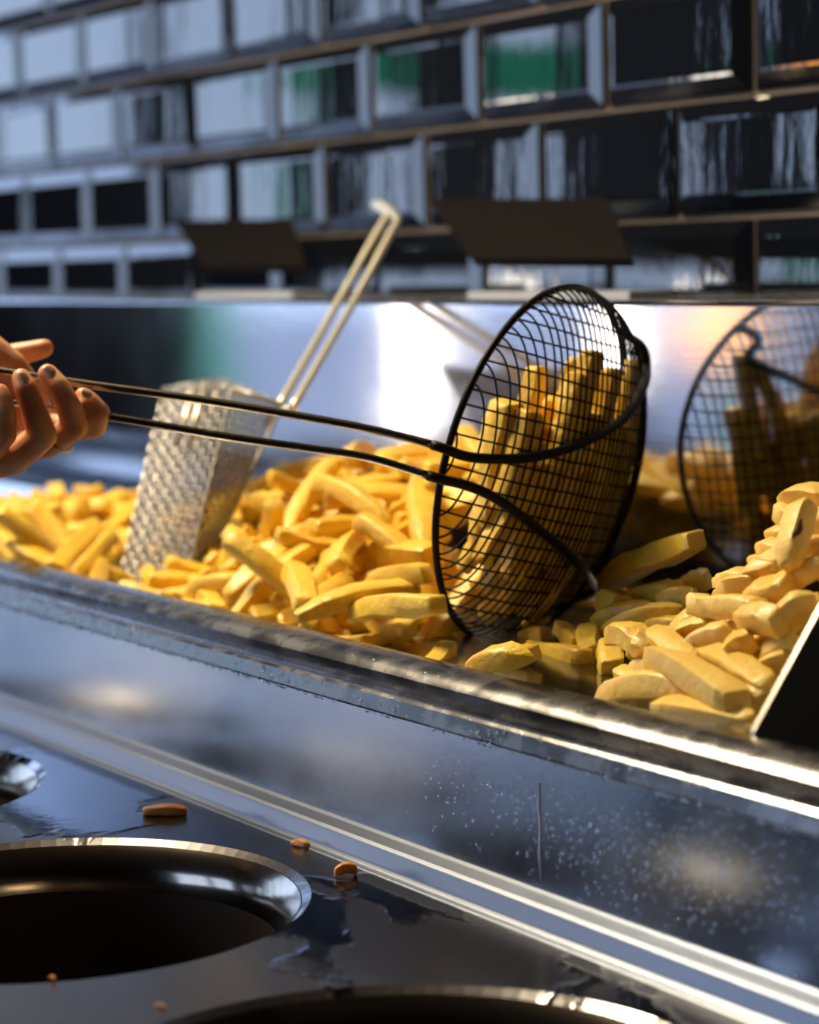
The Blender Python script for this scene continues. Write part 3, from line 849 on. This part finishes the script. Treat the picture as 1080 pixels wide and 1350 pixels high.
# ------------------------------------------------------------------ fries in the tray
# variant, position (0.1 mm) and quaternion (1/1000) of each settled fry
TRAY = '''
M 1 10564 -3568 9804 630 165 -245 719
M 3 11298 -3769 9631 7 -319 944 -84
M 2 8329 -1930 9986 956 284 -66 30
M 12 7708 -3266 9619 265 -323 -745 519
M 1 6842 -2276 9717 280 1 779 561
M 0 8469 -2068 10042 24 -8 892 -452
M 3 9754 -2825 10186 490 -184 -702 483
M 10 11385 -3227 9643 480 -155 241 -829
M 1 7531 -2927 9639 996 32 -58 56
M 1 7955 -3974 9712 617 -752 158 171
M 13 11633 -3460 9585 103 137 717 676
M 3 9663 -2393 10217 653 -532 349 -411
M 8 9359 -1925 10277 686 -379 315 -536
M 1 8446 -3727 9735 333 447 311 770
M 7 10423 -3106 9996 135 676 -725 8
M 4 6209 -1929 9693 971 -52 22 234
M 12 10165 -2621 10185 818 120 95 554
M 10 11106 -2913 9810 860 50 176 -476
M 3 6205 -1997 9587 222 219 -672 -671
M 1 10992 -3417 9715 17 645 -748 -159
M 12 10337 -3209 9849 288 -928 233 -50
M 9 9978 -2973 9919 740 -2 -168 651
M 0 7937 -2223 9840 3 987 70 145
M 13 7746 -1726 9982 373 -706 -557 -229
M 7 7506 -2282 9810 309 85 -232 919
M 3 9370 -2250 10207 277 -845 457 -3
M 1 9405 -2835 9946 434 -258 -668 547
M 13 9168 -1639 10238 998 42 -50 8
M 7 6636 -3013 9852 829 445 64 333
M 8 8125 -3686 9593 28 895 444 25
M 12 10567 -2613 10045 464 484 342 658
M 10 9964 -2459 10137 881 189 101 -422
M 4 7338 -2491 9746 40 -156 641 -751
M 5 10693 -1846 10168 761 -192 194 -588
M 7 7373 -1779 9817 298 29 -58 952
M 2 9085 -2660 10043 542 114 -78 -829
M 1 7815 -2677 9723 168 -10 768 -618
M 0 6403 -3986 9821 401 187 -807 -392
M 7 7376 -3767 9582 322 170 395 844
M 10 6025 -3479 9775 926 125 -69 350
M 6 9387 -2805 10082 634 756 161 27
M 4 11716 -3780 9601 0 760 -649 -28
M 0 7259 -2676 9795 145 94 160 972
M 7 7275 -2048 9720 777 72 -19 -625
M 0 7074 -3428 9677 352 -616 532 -462
M 9 10036 -2066 10273 630 -363 -538 426
M 1 7179 -2796 9713 516 454 580 437
M 10 9568 -3230 9852 23 -155 -523 838
M 10 5910 -2245 9737 25 707 -704 64
M 7 8856 -3819 9689 204 942 -220 -151
M 0 7118 -3738 9586 360 -365 -611 602
M 1 6920 -3263 9728 329 345 -454 -753
M 13 6815 -1826 9604 896 94 -130 -414
M 0 8856 -2053 10182 200 577 790 48
M 13 10218 -2233 10186 920 -84 -61 378
M 4 9685 -1750 10325 106 -409 898 123
M 11 10075 -2788 10077 77 921 -372 -82
M 2 6883 -2650 9710 190 -626 -698 292
M 8 5559 -2494 9751 489 25 455 744
M 9 8130 -3859 9701 901 56 298 311
M 3 11085 -3773 9593 791 -527 -169 261
M 3 7929 -3828 9810 681 33 532 501
M 13 7344 -3286 9651 479 147 138 -854
M 12 6433 -1999 9599 225 220 -672 -670
M 9 7152 -2439 9733 923 -221 -286 135
M 3 9031 -2230 10172 83 717 677 145
M 9 7062 -1696 9753 18 -976 -213 -42
M 0 9153 -2959 9911 405 882 -239 -28
M 1 8859 -2302 10096 355 777 -355 -379
M 5 10881 -3099 9773 752 123 -91 641
M 2 7791 -3054 9716 65 -123 -696 -704
M 9 7545 -2089 9857 170 -516 801 253
M 1 7759 -3724 9632 94 -475 -875 12
M 1 9740 -2815 10061 17 425 -858 -288
M 3 7175 -3105 9628 55 147 688 709
M 9 7971 -1683 10015 182 -129 558 -799
M 11 10241 -2908 9932 107 -649 730 184
M 6 10711 -3021 9915 747 -623 -234 -4
M 12 7960 -1891 9919 188 711 676 48
M 9 6561 -3430 9769 921 36 195 336
M 7 7554 -3659 9564 877 -22 3 -480
M 10 10129 -3329 9865 638 -599 -484 2
M 0 6786 -3847 9729 507 815 93 264
M 1 7398 -3437 9771 580 -727 134 341
M 7 6688 -1588 9693 11 45 -539 841
M 1 6719 -2632 9825 768 334 233 495
M 7 10667 -3620 9872 176 -417 251 -856
M 1 10187 -1938 10303 588 -515 -385 491
M 0 7269 -1920 9927 396 829 -351 -179
M 13 10899 -2124 10064 847 134 -44 512
M 0 6952 -2701 9867 492 -691 524 -81
M 1 11257 -3634 9783 754 497 -120 -412
M 9 7810 -1912 9962 466 169 417 -761
M 12 11557 -3470 9744 71 -53 -988 -125
M 6 7674 -3384 9715 9 436 881 183
M 4 9970 -2607 10228 736 112 -39 667
M 0 10476 -2591 10182 228 -51 962 142
M 6 7260 -3696 9793 510 309 -705 -383
M 8 10323 -2873 10071 491 -453 667 -329
M 5 8348 -1698 9997 189 82 -251 -946
M 9 7108 -2193 9868 297 116 696 643
M 7 9319 -2565 10202 120 732 -668 60
M 12 11402 -3065 9790 325 757 552 129
M 12 9504 -1923 10344 624 -268 -274 681
M 7 10500 -2944 10053 481 -431 -408 645
M 0 8396 -3781 9836 326 -345 -837 273
M 1 10527 -1756 10300 303 -77 556 -770
M 1 8616 -1866 10153 156 -612 671 -389
M 5 9871 -3442 9969 952 -229 34 -198
M 10 7798 -2812 9795 865 458 65 -193
M 13 9975 -3310 9929 379 -420 795 -217
M 12 10805 -3207 9991 393 -36 -295 870
M 7 10366 -2923 10199 78 -151 -83 -982
M 10 10331 -1994 10349 956 29 271 -112
M 7 11054 -3060 9980 109 -274 -2 -956
M 1 9291 -2206 10365 345 -121 -261 893
M 7 8941 -2466 10213 378 192 -64 -903
M 7 11558 -3621 9817 758 88 -16 646
M 0 9813 -2122 10315 189 347 855 335
M 12 8884 -1849 10265 50 -559 -775 290
M 10 11623 -3048 9774 309 -541 -778 -84
M 13 9302 -2473 10272 19 2 -784 -621
M 13 10536 -2238 10172 921 358 148 39
M 3 10802 -3392 9866 265 267 390 840
M 0 9931 -3200 10027 897 171 -392 -111
L 0 4516 -2914 9593 667 -702 -192 161
L 10 4652 -2977 9672 111 -273 948 117
L 6 4580 -3738 9581 35 569 821 35
L 1 5806 -2741 9910 173 -9 -68 983
L 2 5654 -2153 9699 25 -695 718 23
L 12 5596 -3373 9829 404 391 225 795
L 5 4870 -2262 9557 651 -55 -81 752
L 13 4868 -3042 9600 102 47 160 -981
L 10 4053 -2894 9588 718 -678 -113 108
L 3 5203 -2951 9697 252 19 545 799
L 7 6319 -2511 9783 729 -190 3 -657
L 0 6467 -3717 9800 297 -297 -401 814
L 3 6823 -3462 9799 524 803 201 202
L 1 4138 -3267 9585 218 -186 -628 723
L 12 5358 -3883 9776 591 310 -638 -385
L 9 6869 -3655 9727 204 224 -267 -915
L 10 5534 -2017 9587 98 97 692 709
L 8 6872 -3054 9845 105 291 573 -759
L 6 5324 -2336 9632 859 -194 -51 470
L 12 5426 -2590 9794 62 -896 434 -67
L 6 5867 -2510 9921 989 116 -54 -77
L 4 4406 -2568 9574 534 -67 -11 843
L 2 4769 -3528 9593 342 -336 -622 619
L 0 5265 -3470 9676 13 949 281 139
L 2 4021 -2493 9595 656 -4 -4 -755
L 2 6161 -3976 9823 399 -828 -175 354
L 0 5097 -2091 9594 13 -568 -823 -9
L 10 6894 -3539 9895 524 788 217 240
L 5 4219 -3737 9557 347 -23 -95 933
L 3 6235 -1777 9577 959 -46 -10 279
L 1 4864 -3296 9590 207 -49 -73 974
L 2 5183 -3418 9786 422 -499 -611 447
L 4 4401 -3277 9591 226 -257 -677 652
L 7 5911 -3135 9798 980 161 -115 -23
L 10 5424 -3202 9720 111 3 633 766
L 1 5150 -3877 9752 478 257 -730 -415
L 3 7134 -3916 9737 93 -95 990 43
L 10 5794 -3912 9796 30 193 -939 285
L 7 4686 -2509 9662 10 638 -751 167
L 12 6919 -2114 9675 126 -254 -592 755
L 4 4496 -2280 9601 8 -864 503 -5
L 1 5623 -3673 9780 929 -275 -56 -243
L 6 5333 -3247 9830 649 -528 353 -420
L 12 6742 -1943 9775 53 -4 991 -120
L 5 5552 -2963 9855 99 125 808 567
L 2 6272 -3700 9827 395 115 575 707
L 1 4778 -3098 9742 872 -389 247 -168
L 3 5108 -2420 9689 226 503 -649 -524
L 12 5997 -1618 9599 10 -23 707 -707
L 2 4945 -3539 9729 16 -495 867 48
L 0 5776 -2279 9801 512 -432 569 -478
L 11 4989 -2216 9591 527 541 -456 -471
M 7 12388 -3743 9632 30 -443 -896 -15
M 11 12263 -3807 9591 281 -273 -652 649
'''
HIDE = [2,5,11,12,18,21,22,23,26,27,29,33,34,37,38,44,48,50,52,53,54,55,58,62,63,65,66,68,71,72,74,75,76,78,79,80,82,84,89,99,106,107,125,126,127,129,130,131,132,133,134,135,136,138,139,140,141,143,144,146,147,148,149,150,151,153,154,155,156,157,159,160,161,162,163,165,166,167,170,171,172,173,174,176,178,206,208,210,212,213,214,215,216,217,224,226,229,231,232,233,234,235]
def unpack(s):
    out = []
    for row in s.strip().split('\n'):
        t = row.split()
        out.append((t[0], int(t[1]), *[int(c)/10000 for c in t[2:5]], *[int(c)/1000 for c in t[5:9]]))
    return out
DATA = unpack(TRAY)
def where(h, x, y, z):
    """label and group of a settled fry by the landmark it lies at"""
    d = y-CAM.y
    if h == 'L':
        if x < .55: return ('yellow fry at the far left end of the tray, left of the small heap top', 'fries at the far left end of the tray')
        return ('yellow fry in the small heap just left of the silver scoop', 'fries in the small heap left of the scoop')
    if h == 'K':
        if z > 1.075: return ('yellow fry end rising above the others inside the black net', 'fries topping the load of the skimmer')
        v = Vector((x, y, z))-CAM; px = 540+FPX*v.dot(RI)/v.dot(FW); py = 675-FPX*v.dot(UP)/v.dot(FW)
        if py < lerp([600,700,750,800,850], [600,604,592,568,500], px):
            return ('yellow fry inside the round skimmer, above its upper support wire', 'skimmer fries above the upper wire')
        if py < lerp([590,640,700,750,785], [633,650,690,730,780], px):
            return ('yellow fry inside the round skimmer, between its two support wires', 'skimmer fries between the wires')
        return ('orange-brown shaded fry inside the round skimmer, below its lower support wire', 'skimmer fries below the lower wire')
    if d > .745: return ('yellow fry at the back of the middle heap, close to the back panel', 'fries at the back of the middle heap')
    if d < .625: return ('yellow fry at the front of the middle heap, touching the steel rim', 'fries of the middle heap along the rim')
    if x > 1.02: return ('yellow fry of the middle heap beside the left edge of the skimmer', 'fries beside the skimmer ring')
    if x < .88: return ('yellow fry of the middle heap just right of the silver scoop', 'fries right of the scoop')
    return ('yellow fry on the middle slope of the big heap, below the handle', 'fries on the slope below the handle')
def put_fry(rec, i=0):
    h, vi, x, y, z, a, b, c, d = rec
    o = bpy.data.objects.new('potato_fry', FRY[vi]); C.objects.link(o)
    o.location = (x, y, z); o.rotation_mode = 'QUATERNION'; o.rotation_quaternion = (a, b, c, d)
    lb, gp = where(h, x, y, z)
    tag(o, lb, 'fry', gp)
    return o
def fry_between(A, B, w, t, pale, seed, e0=.9, e1=.9, bend=.002, roll=0.3, label=None, group=None, name='potato_fry'):
    """one fry of its own shape stretched from point A to point B"""
    L = (B-A).length
    me = fry_mesh(seed, L, w, t, e0, e1, bend, .2)
    me.materials.append(M['fry_pale'] if pale else M['fry'])
    o = bpy.data.objects.new(name, me); C.objects.link(o)
    X = (B-A).normalized(); Z = Vector((0,0,1)); Y = Z.cross(X).normalized(); Z = X.cross(Y)
    q = Matrix((X, Y, Z)).transposed().to_quaternion() @ Quaternion((1,0,0), roll)
    o.location = (A+B)/2; o.rotation_mode = 'QUATERNION'; o.rotation_quaternion = q
    return tag(o, label, 'fry', group)
def dR(y): return lerp([655,700,740,780,820,860,900,950,975], [.676,.664,.654,.643,.630,.617,.604,.590,.584], y)
GR = ('pale yellow fry in the pile leaning against the steel divider at the right', 'fries piled against the right divider')
GD = ('shaded olive fry lying loose on the tray floor right of the round skimmer', 'loose shaded fries beside the skimmer')
# (x0,y0, x1,y1, width mm, extra depth, e0, e1, bend mm, kind, own label)
HAND = [
 (1026,662,1092,654,11,.004,.2,.8,2,'R','pointed fry lying across the very top of the right pile'),
 (1059,668,1040,748,12,-.012,.95,.5,1,'R','upright fry with a dark brown spot near the top of the right pile'),
 (1029,676,1062,694,12,.006,.8,.8,1,'R',None),
 (1011,704,1052,700,10,.006,.4,.8,-1,'R',None),
 (1006,726,1044,728,13,.008,.8,.9,1,'R',None),
 (986,738,1030,746,7,.004,.2,.9,0,'R','small sharp-tipped fry sticking out left halfway up the right pile'),
 (980,756,1048,708,11,.000,.2,.6,-4,'R',None),
 (944,768,992,762,9,.014,.6,.9,1,'R',None),
 (948,778,1000,764,9,.006,.5,.9,1,'R',None),
 (983,784,1042,770,13,-.004,.3,.8,-2,'R',None),
 (1040,770,1095,745,12,.002,.8,.8,2,'R',None),
 (1048,745,1098,722,12,.008,.8,.8,2,'R',None),
 (1060,700,1100,690,12,.008,.8,.8,2,'R',None),
 (918,798,1005,804,12,-.004,.95,.9,0,'R','long square-cut fry lying level across the middle of the right pile'),
 (978,818,1030,824,13,-.008,.9,.8,2,'R',None),
 (1018,826,1074,784,10,-.006,.7,.3,2,'R',None),
 (1036,830,1088,796,11,.006,.8,.8,2,'R',None),
 (882,842,938,804,10,.002,.4,.8,1,'R',None),
 (903,862,964,832,11,-.004,.6,.9,2,'R',None),
 (930,838,985,842,11,.010,.8,.9,1,'R',None),
 (890,846,940,822,11,.004,.7,.9,2,'R',None),
 (804,842,850,850,12,-.004,.5,.9,3,'R','small curved fry poking out at the left tip of the right pile'),
 (842,862,858,838,11,-.008,.8,.9,0,'R',None),
 (860,834,916,882,11,-.006,.7,.9,2,'R',None),
 (864,866,972,926,14,-.010,.8,.95,2,'R','broad fry slanting down to the right at the front of the right pile'),
 (926,860,1018,908,12,.000,.8,.9,2,'R',None),
 (960,866,994,842,12,-.004,.9,.9,1,'R',None),
 (985,862,1030,846,11,.010,.9,.9,1,'R',None),
 (976,934,1018,906,11,.001,.8,.9,1,'R',None),
 (786,922,908,906,13,-.003,.3,.7,4,'R','thick pointed fry resting along the steel rim left of the divider'),
 (840,884,905,905,12,.006,.8,.8,3,'R',None),
 (868,934,992,950,11,-.004,.8,.6,1,'R','straight fry lying just behind the rim in front of the right pile'),
 (936,954,1000,964,9,-.001,.8,.4,1,'R',None),
 (812,886,842,898,8,.004,.3,.9,1,'R',None),
 (905,885,950,905,11,.006,.9,.9,1,'R',None),
 (1000,890,1040,868,11,.004,.9,.9,1,'R',None),
 (1010,868,1050,848,11,.006,.9,.9,1,'R',None),
]
def right_label(y):
    if y < 775: return ('pale yellow fry in the upper third of the pile at the steel divider', 'upper fries of the right pile')
    if y < 868: return ('pale yellow fry halfway up the pile at the steel divider', 'middle fries of the right pile')
    return ('pale yellow fry at the foot of the pile at the steel divider', 'lowest fries of the right pile')
LOOSE = [  # x0,y0,d0, x1,y1,d1, width, e0,e1,bend,label
 (796,772,.745,918,712,.735,14,.7,.9,3,'long thick shaded fry tilted up toward the back panel, right of the skimmer'),
 (832,796,.735,892,778,.735,12,.7,.8,2,None),
 (798,792,.715,820,802,.715,13,.95,.95,0,None),
 (782,822,.700,862,808,.712,11,.4,.7,3,None),
 (788,836,.690,900,804,.712,10,.3,.5,3,None),
 (868,800,.725,920,788,.735,12,.8,.8,2,None),
 (896,778,.745,936,762,.755,12,.7,.8,1,None),
 (802,852,.668,806,884,.655,12,.9,.95,0,'short yellow fry stump standing alone on the wet tray floor'),
 (700,850,.675,772,866,.664,12,.5,.9,-2,None),
 (775,834,.690,778,866,.668,12,.9,.9,0,None),
 (738,826,.690,766,852,.680,10,.8,.9,0,None),
 (832,870,.665,846,852,.668,9,.6,.9,0,None),
 (850,830,.700,900,826,.705,10,.6,.9,1,None),
 (690,846,.690,722,838,.692,11,.8,.9,1,None),
 (640,872,.630,706,862,.640,10,.8,.9,1,None),
]
for i, (xa, ya, xb, yb, w, ex, e0, e1, bd, kd, own) in enumerate(HAND):
    A = sight(xa, ya, dR(ya)+ex+.004); B = sight(xb, yb, dR(yb)+ex+.004)
    fry_between(A, B, w*.00096, w*.00086, True, 300+i, e0, e1, bd*.001, .25+.3*math.sin(i*2.3), own or right_label((ya+yb)/2)[0], right_label((ya+yb)/2)[1])
for i, (xa, ya, da, xb, yb, db, w, e0, e1, bd, own) in enumerate(LOOSE):
    A = sight(xa, ya, da); B = sight(xb, yb, db)
    for P_ in (A, B): P_.z = max(P_.z, ZF+.0060)
    fry_between(A, B, w*.00098, w*.0009, False, 400+i, e0, e1, bd*.001, .2*math.sin(i*2.3), own or GD[0], GD[1])
# the brown spot
fs = bpy.data.objects
me_s = mesh('s', [(math.cos(a*.5236)*.0016, math.sin(a*.5236)*.0045, 0) for a in range(12)], [tuple(range(12))])
p_s = sight(1053, 698, dR(702)-.0165)
spot_host = next(o for o in C.objects if o.get('label', '').startswith('upright fry with a dark'))
mt_s = mat('brown_spot', (.10,.045,.02), .6)
mbs = MB(); ax_ = (RI*.42+UP*.9).normalized(); ay_ = ax_.cross(FW).normalized()
N_ = 14
mbs.v.append(tuple(p_s - FW*.0008))
for k in range(N_):
    a = 2*math.pi*k/N_; rr_ = 1+.25*math.sin(3*a)
    mbs.v.append(tuple(p_s + ax_*math.cos(a)*.0042*rr_ + ay_*math.sin(a)*.0015*rr_ + FW*.0009))
mbs.f = [(0, 1+k, 1+(k+1) % N_) for k in range(N_)]
bpy.context.view_layer.update()
mbs.build('dark_spot', mt_s, spot_host, True)
# fries of the middle heap that stand out
MID = [ # x0,y0,d0,x1,y1,d1,w,e0,e1,bend,label
 (242,786,.605,316,766,.625,13,.2,.9,2,'pointed fry at the foot of the silver scoop, tip touching the rim'),
 (300,790,.602,398,718,.655,13,.7,.6,2,'long fry slanting up just right of the silver scoop, near the rim'),
 (388,750,.622,406,800,.598,13,.9,.9,1,'short fry pointing down to the rim in the middle of the heap'),
 (468,730,.680,572,734,.668,15,.95,.9,1,'thick ridged fry lying level against the left side of the skimmer ring'),
 (488,784,.640,566,756,.650,14,.9,.7,4,'curved fry arching near the lower left side of the skimmer ring'),
 (552,634,.730,562,722,.680,14,.7,.6,3,'upright bent fry squeezed beside the left edge of the skimmer ring'),
 (620,884,.600,704,868,.612,12,.7,.2,3,'pale pointed fry on the rim just below the bottom of the skimmer'),
 (470,808,.612,580,798,.622,12,.9,.9,2,'long fry lying parallel to the rim left of the skimmer bottom'),
]
for i, (xa, ya, da, xb, yb, db, w, e0, e1, bd, own) in enumerate(MID):
    fry_between(sight(xa, ya, da), sight(xb, yb, db), w*.00105, w*.00095, False, 500+i, e0, e1, bd*.001, .2*math.sin(i*2.3), own, 'fries heaped between scoop and skimmer')
# sim-settled fries of the two left heaps and those in the skimmer
HIDDEN = set(HIDE)
rest = []
for i, rec in enumerate(DATA + BOWL_F):
    if i in HIDDEN: rest.append(rec)
    else: put_fry(rec, i)
# buried fries: nobody could count them, one object
rq = random.Random(77)
for _ in range(330):
    x = rq.uniform(.40, 1.12); y = rq.uniform(CY(.60), YP-.022)
    h = H(x, y)
    if x > 1.07 and y > CY(.70): continue
    if .60 < x < .86 and y < CY(.70): continue
    if h < .018 or (Vector((x, y, ZF+h))-BC).length < BR*.8: continue
    q = Quaternion((0,0,1), rq.uniform(0, 6.28)) @ Quaternion((0,1,0), rq.gauss(0,.25)) @ Quaternion((1,0,0), rq.uniform(0,6))
    rest.append(('M', rq.choice([0,2,4,6,8]), x, y, ZF+h-.013, q.w, q.x, q.y, q.z))
for _ in range(120):   # body of the right pile, deeper than the fries in front
    px, py = rq.uniform(860, 1230), rq.uniform(690, 935)
    p = sight(px, py, dR(py)+rq.uniform(.034,.050))
    if px < 1110 and py < 790: continue
    lim = 1.345+(p.z-ZF)*.8
    if p.x > XD-.026 or p.x < lim or p.z < ZF+.008: continue
    q = Quaternion((0,0,1), rq.uniform(0, 6.28)) @ Quaternion((0,1,0), rq.gauss(0,.3)) @ Quaternion((1,0,0), rq.uniform(0,6))
    rest.append(('R', rq.choice([2,4,8,11]), p.x, p.y, p.z, q.w, q.x, q.y, q.z))
mbr = MB()
for (h, vi, x, y, z, a, b, c, d) in rest:
    q = Quaternion((a, b, c, d)); n = len(mbr.v); t = Vector((x, y, z))
    for v in FRY[vi].vertices: mbr.v.append(tuple(q @ v.co + t))
    for p in FRY[vi].polygons: mbr.f.append(tuple(n+k for k in p.vertices))
so = mbr.build('buried_fries', M['fry'], None, False)
tag(so, 'mass of fries buried under the visible ones along the whole tray', 'fries', None, 'stuff')
# ------------------------------------------------------------------ water drops on the apron and the rim
def drops():
    mb = MB(); rd = random.Random(5)
    bm = bmesh.new(); bmesh.ops.create_icosphere(bm, subdivisions=1, radius=1); 
    vs = [v.co.copy() for v in bm.verts]; fs_ = [tuple(v.index for v in f.verts) for f in bm.faces]; bm.free()
    def drop(p, r, fl, st=1.0):
        n = len(mb.v)
        for v in vs: mb.v.append((p.x+v.x*r, p.y+v.y*r*fl, p.z+v.z*r*st))
        for f in fs_: mb.f.append(tuple(n+k for k in f))
    y0, z0 = AP[0]; y1, z1 = AP[1]
    for _ in range(950):
        px = rd.gauss(860, 130) if rd.random() < .75 else rd.uniform(560, 1180)
        t = min(1, max(.08, rd.gauss(.55, .22)))
        y = y0+(y1-y0)*t; z = z0+(z1-z0)*t
        x = sight(px, 1150, y-CAM.y).x
        r = abs(rd.gauss(.00032, .00020))+.00018
        if rd.random() < .03: r *= 1.8
        drop(Vector((x, y-.0001, z)), r, .45, rd.uniform(1, 1.25))
    for _ in range(260):      # hanging from the lower edge of the rim
        x = rd.uniform(.7, 1.75); drop(Vector((x, CY(.5452), CZ(-.2040))), rd.uniform(.0005,.0014), .8, .9)
    for _ in range(900):      # on the drip band and the rolled lip
        x = rd.uniform(.7, 1.75)
        if rd.random() < .5: drop((lambda q: Vector((x, CY(.5468-.0022*q), CZ(-.1960-.0066*q))))(rd.random()), abs(rd.gauss(0,.0004))+.0002, .5, rd.uniform(1,2.2))
        else:
            t = rd.random(); drop(Vector((x, CY(.552+.016*t), CZ(-.1825+.0024*t)) ), abs(rd.gauss(0,.0004))+.0002, 1, .4)
    return mb
dm = drops().build('water_drops', M['water'], st, True); dm['kind'] = 'stuff'
# dried run of lime down the apron
tr = MB(); rd_ = random.Random(8)
pts_ = [(712,1032),(711,1060),(713,1090),(712,1125),(714,1160)]
y0, z0 = AP[0]; y1, z1 = AP[1]
def on_apron(px, py):
    best = None
    for k in range(200):
        t = k/199; y = y0+(y1-y0)*t; p = sight(px, py, y-CAM.y)
        e_ = abs(p.z-(z0+(z1-z0)*t))
        if best is None or e_ < best[0]: best = (e_, p)
    return best[1]
tr.tube([on_apron(*q) for q in pts_], [.0003,.0007,.0005,.0007,.0003], 6)
tr.build('lime_streak', mat('lime_streak', (.55,.57,.60), .6), st, True)
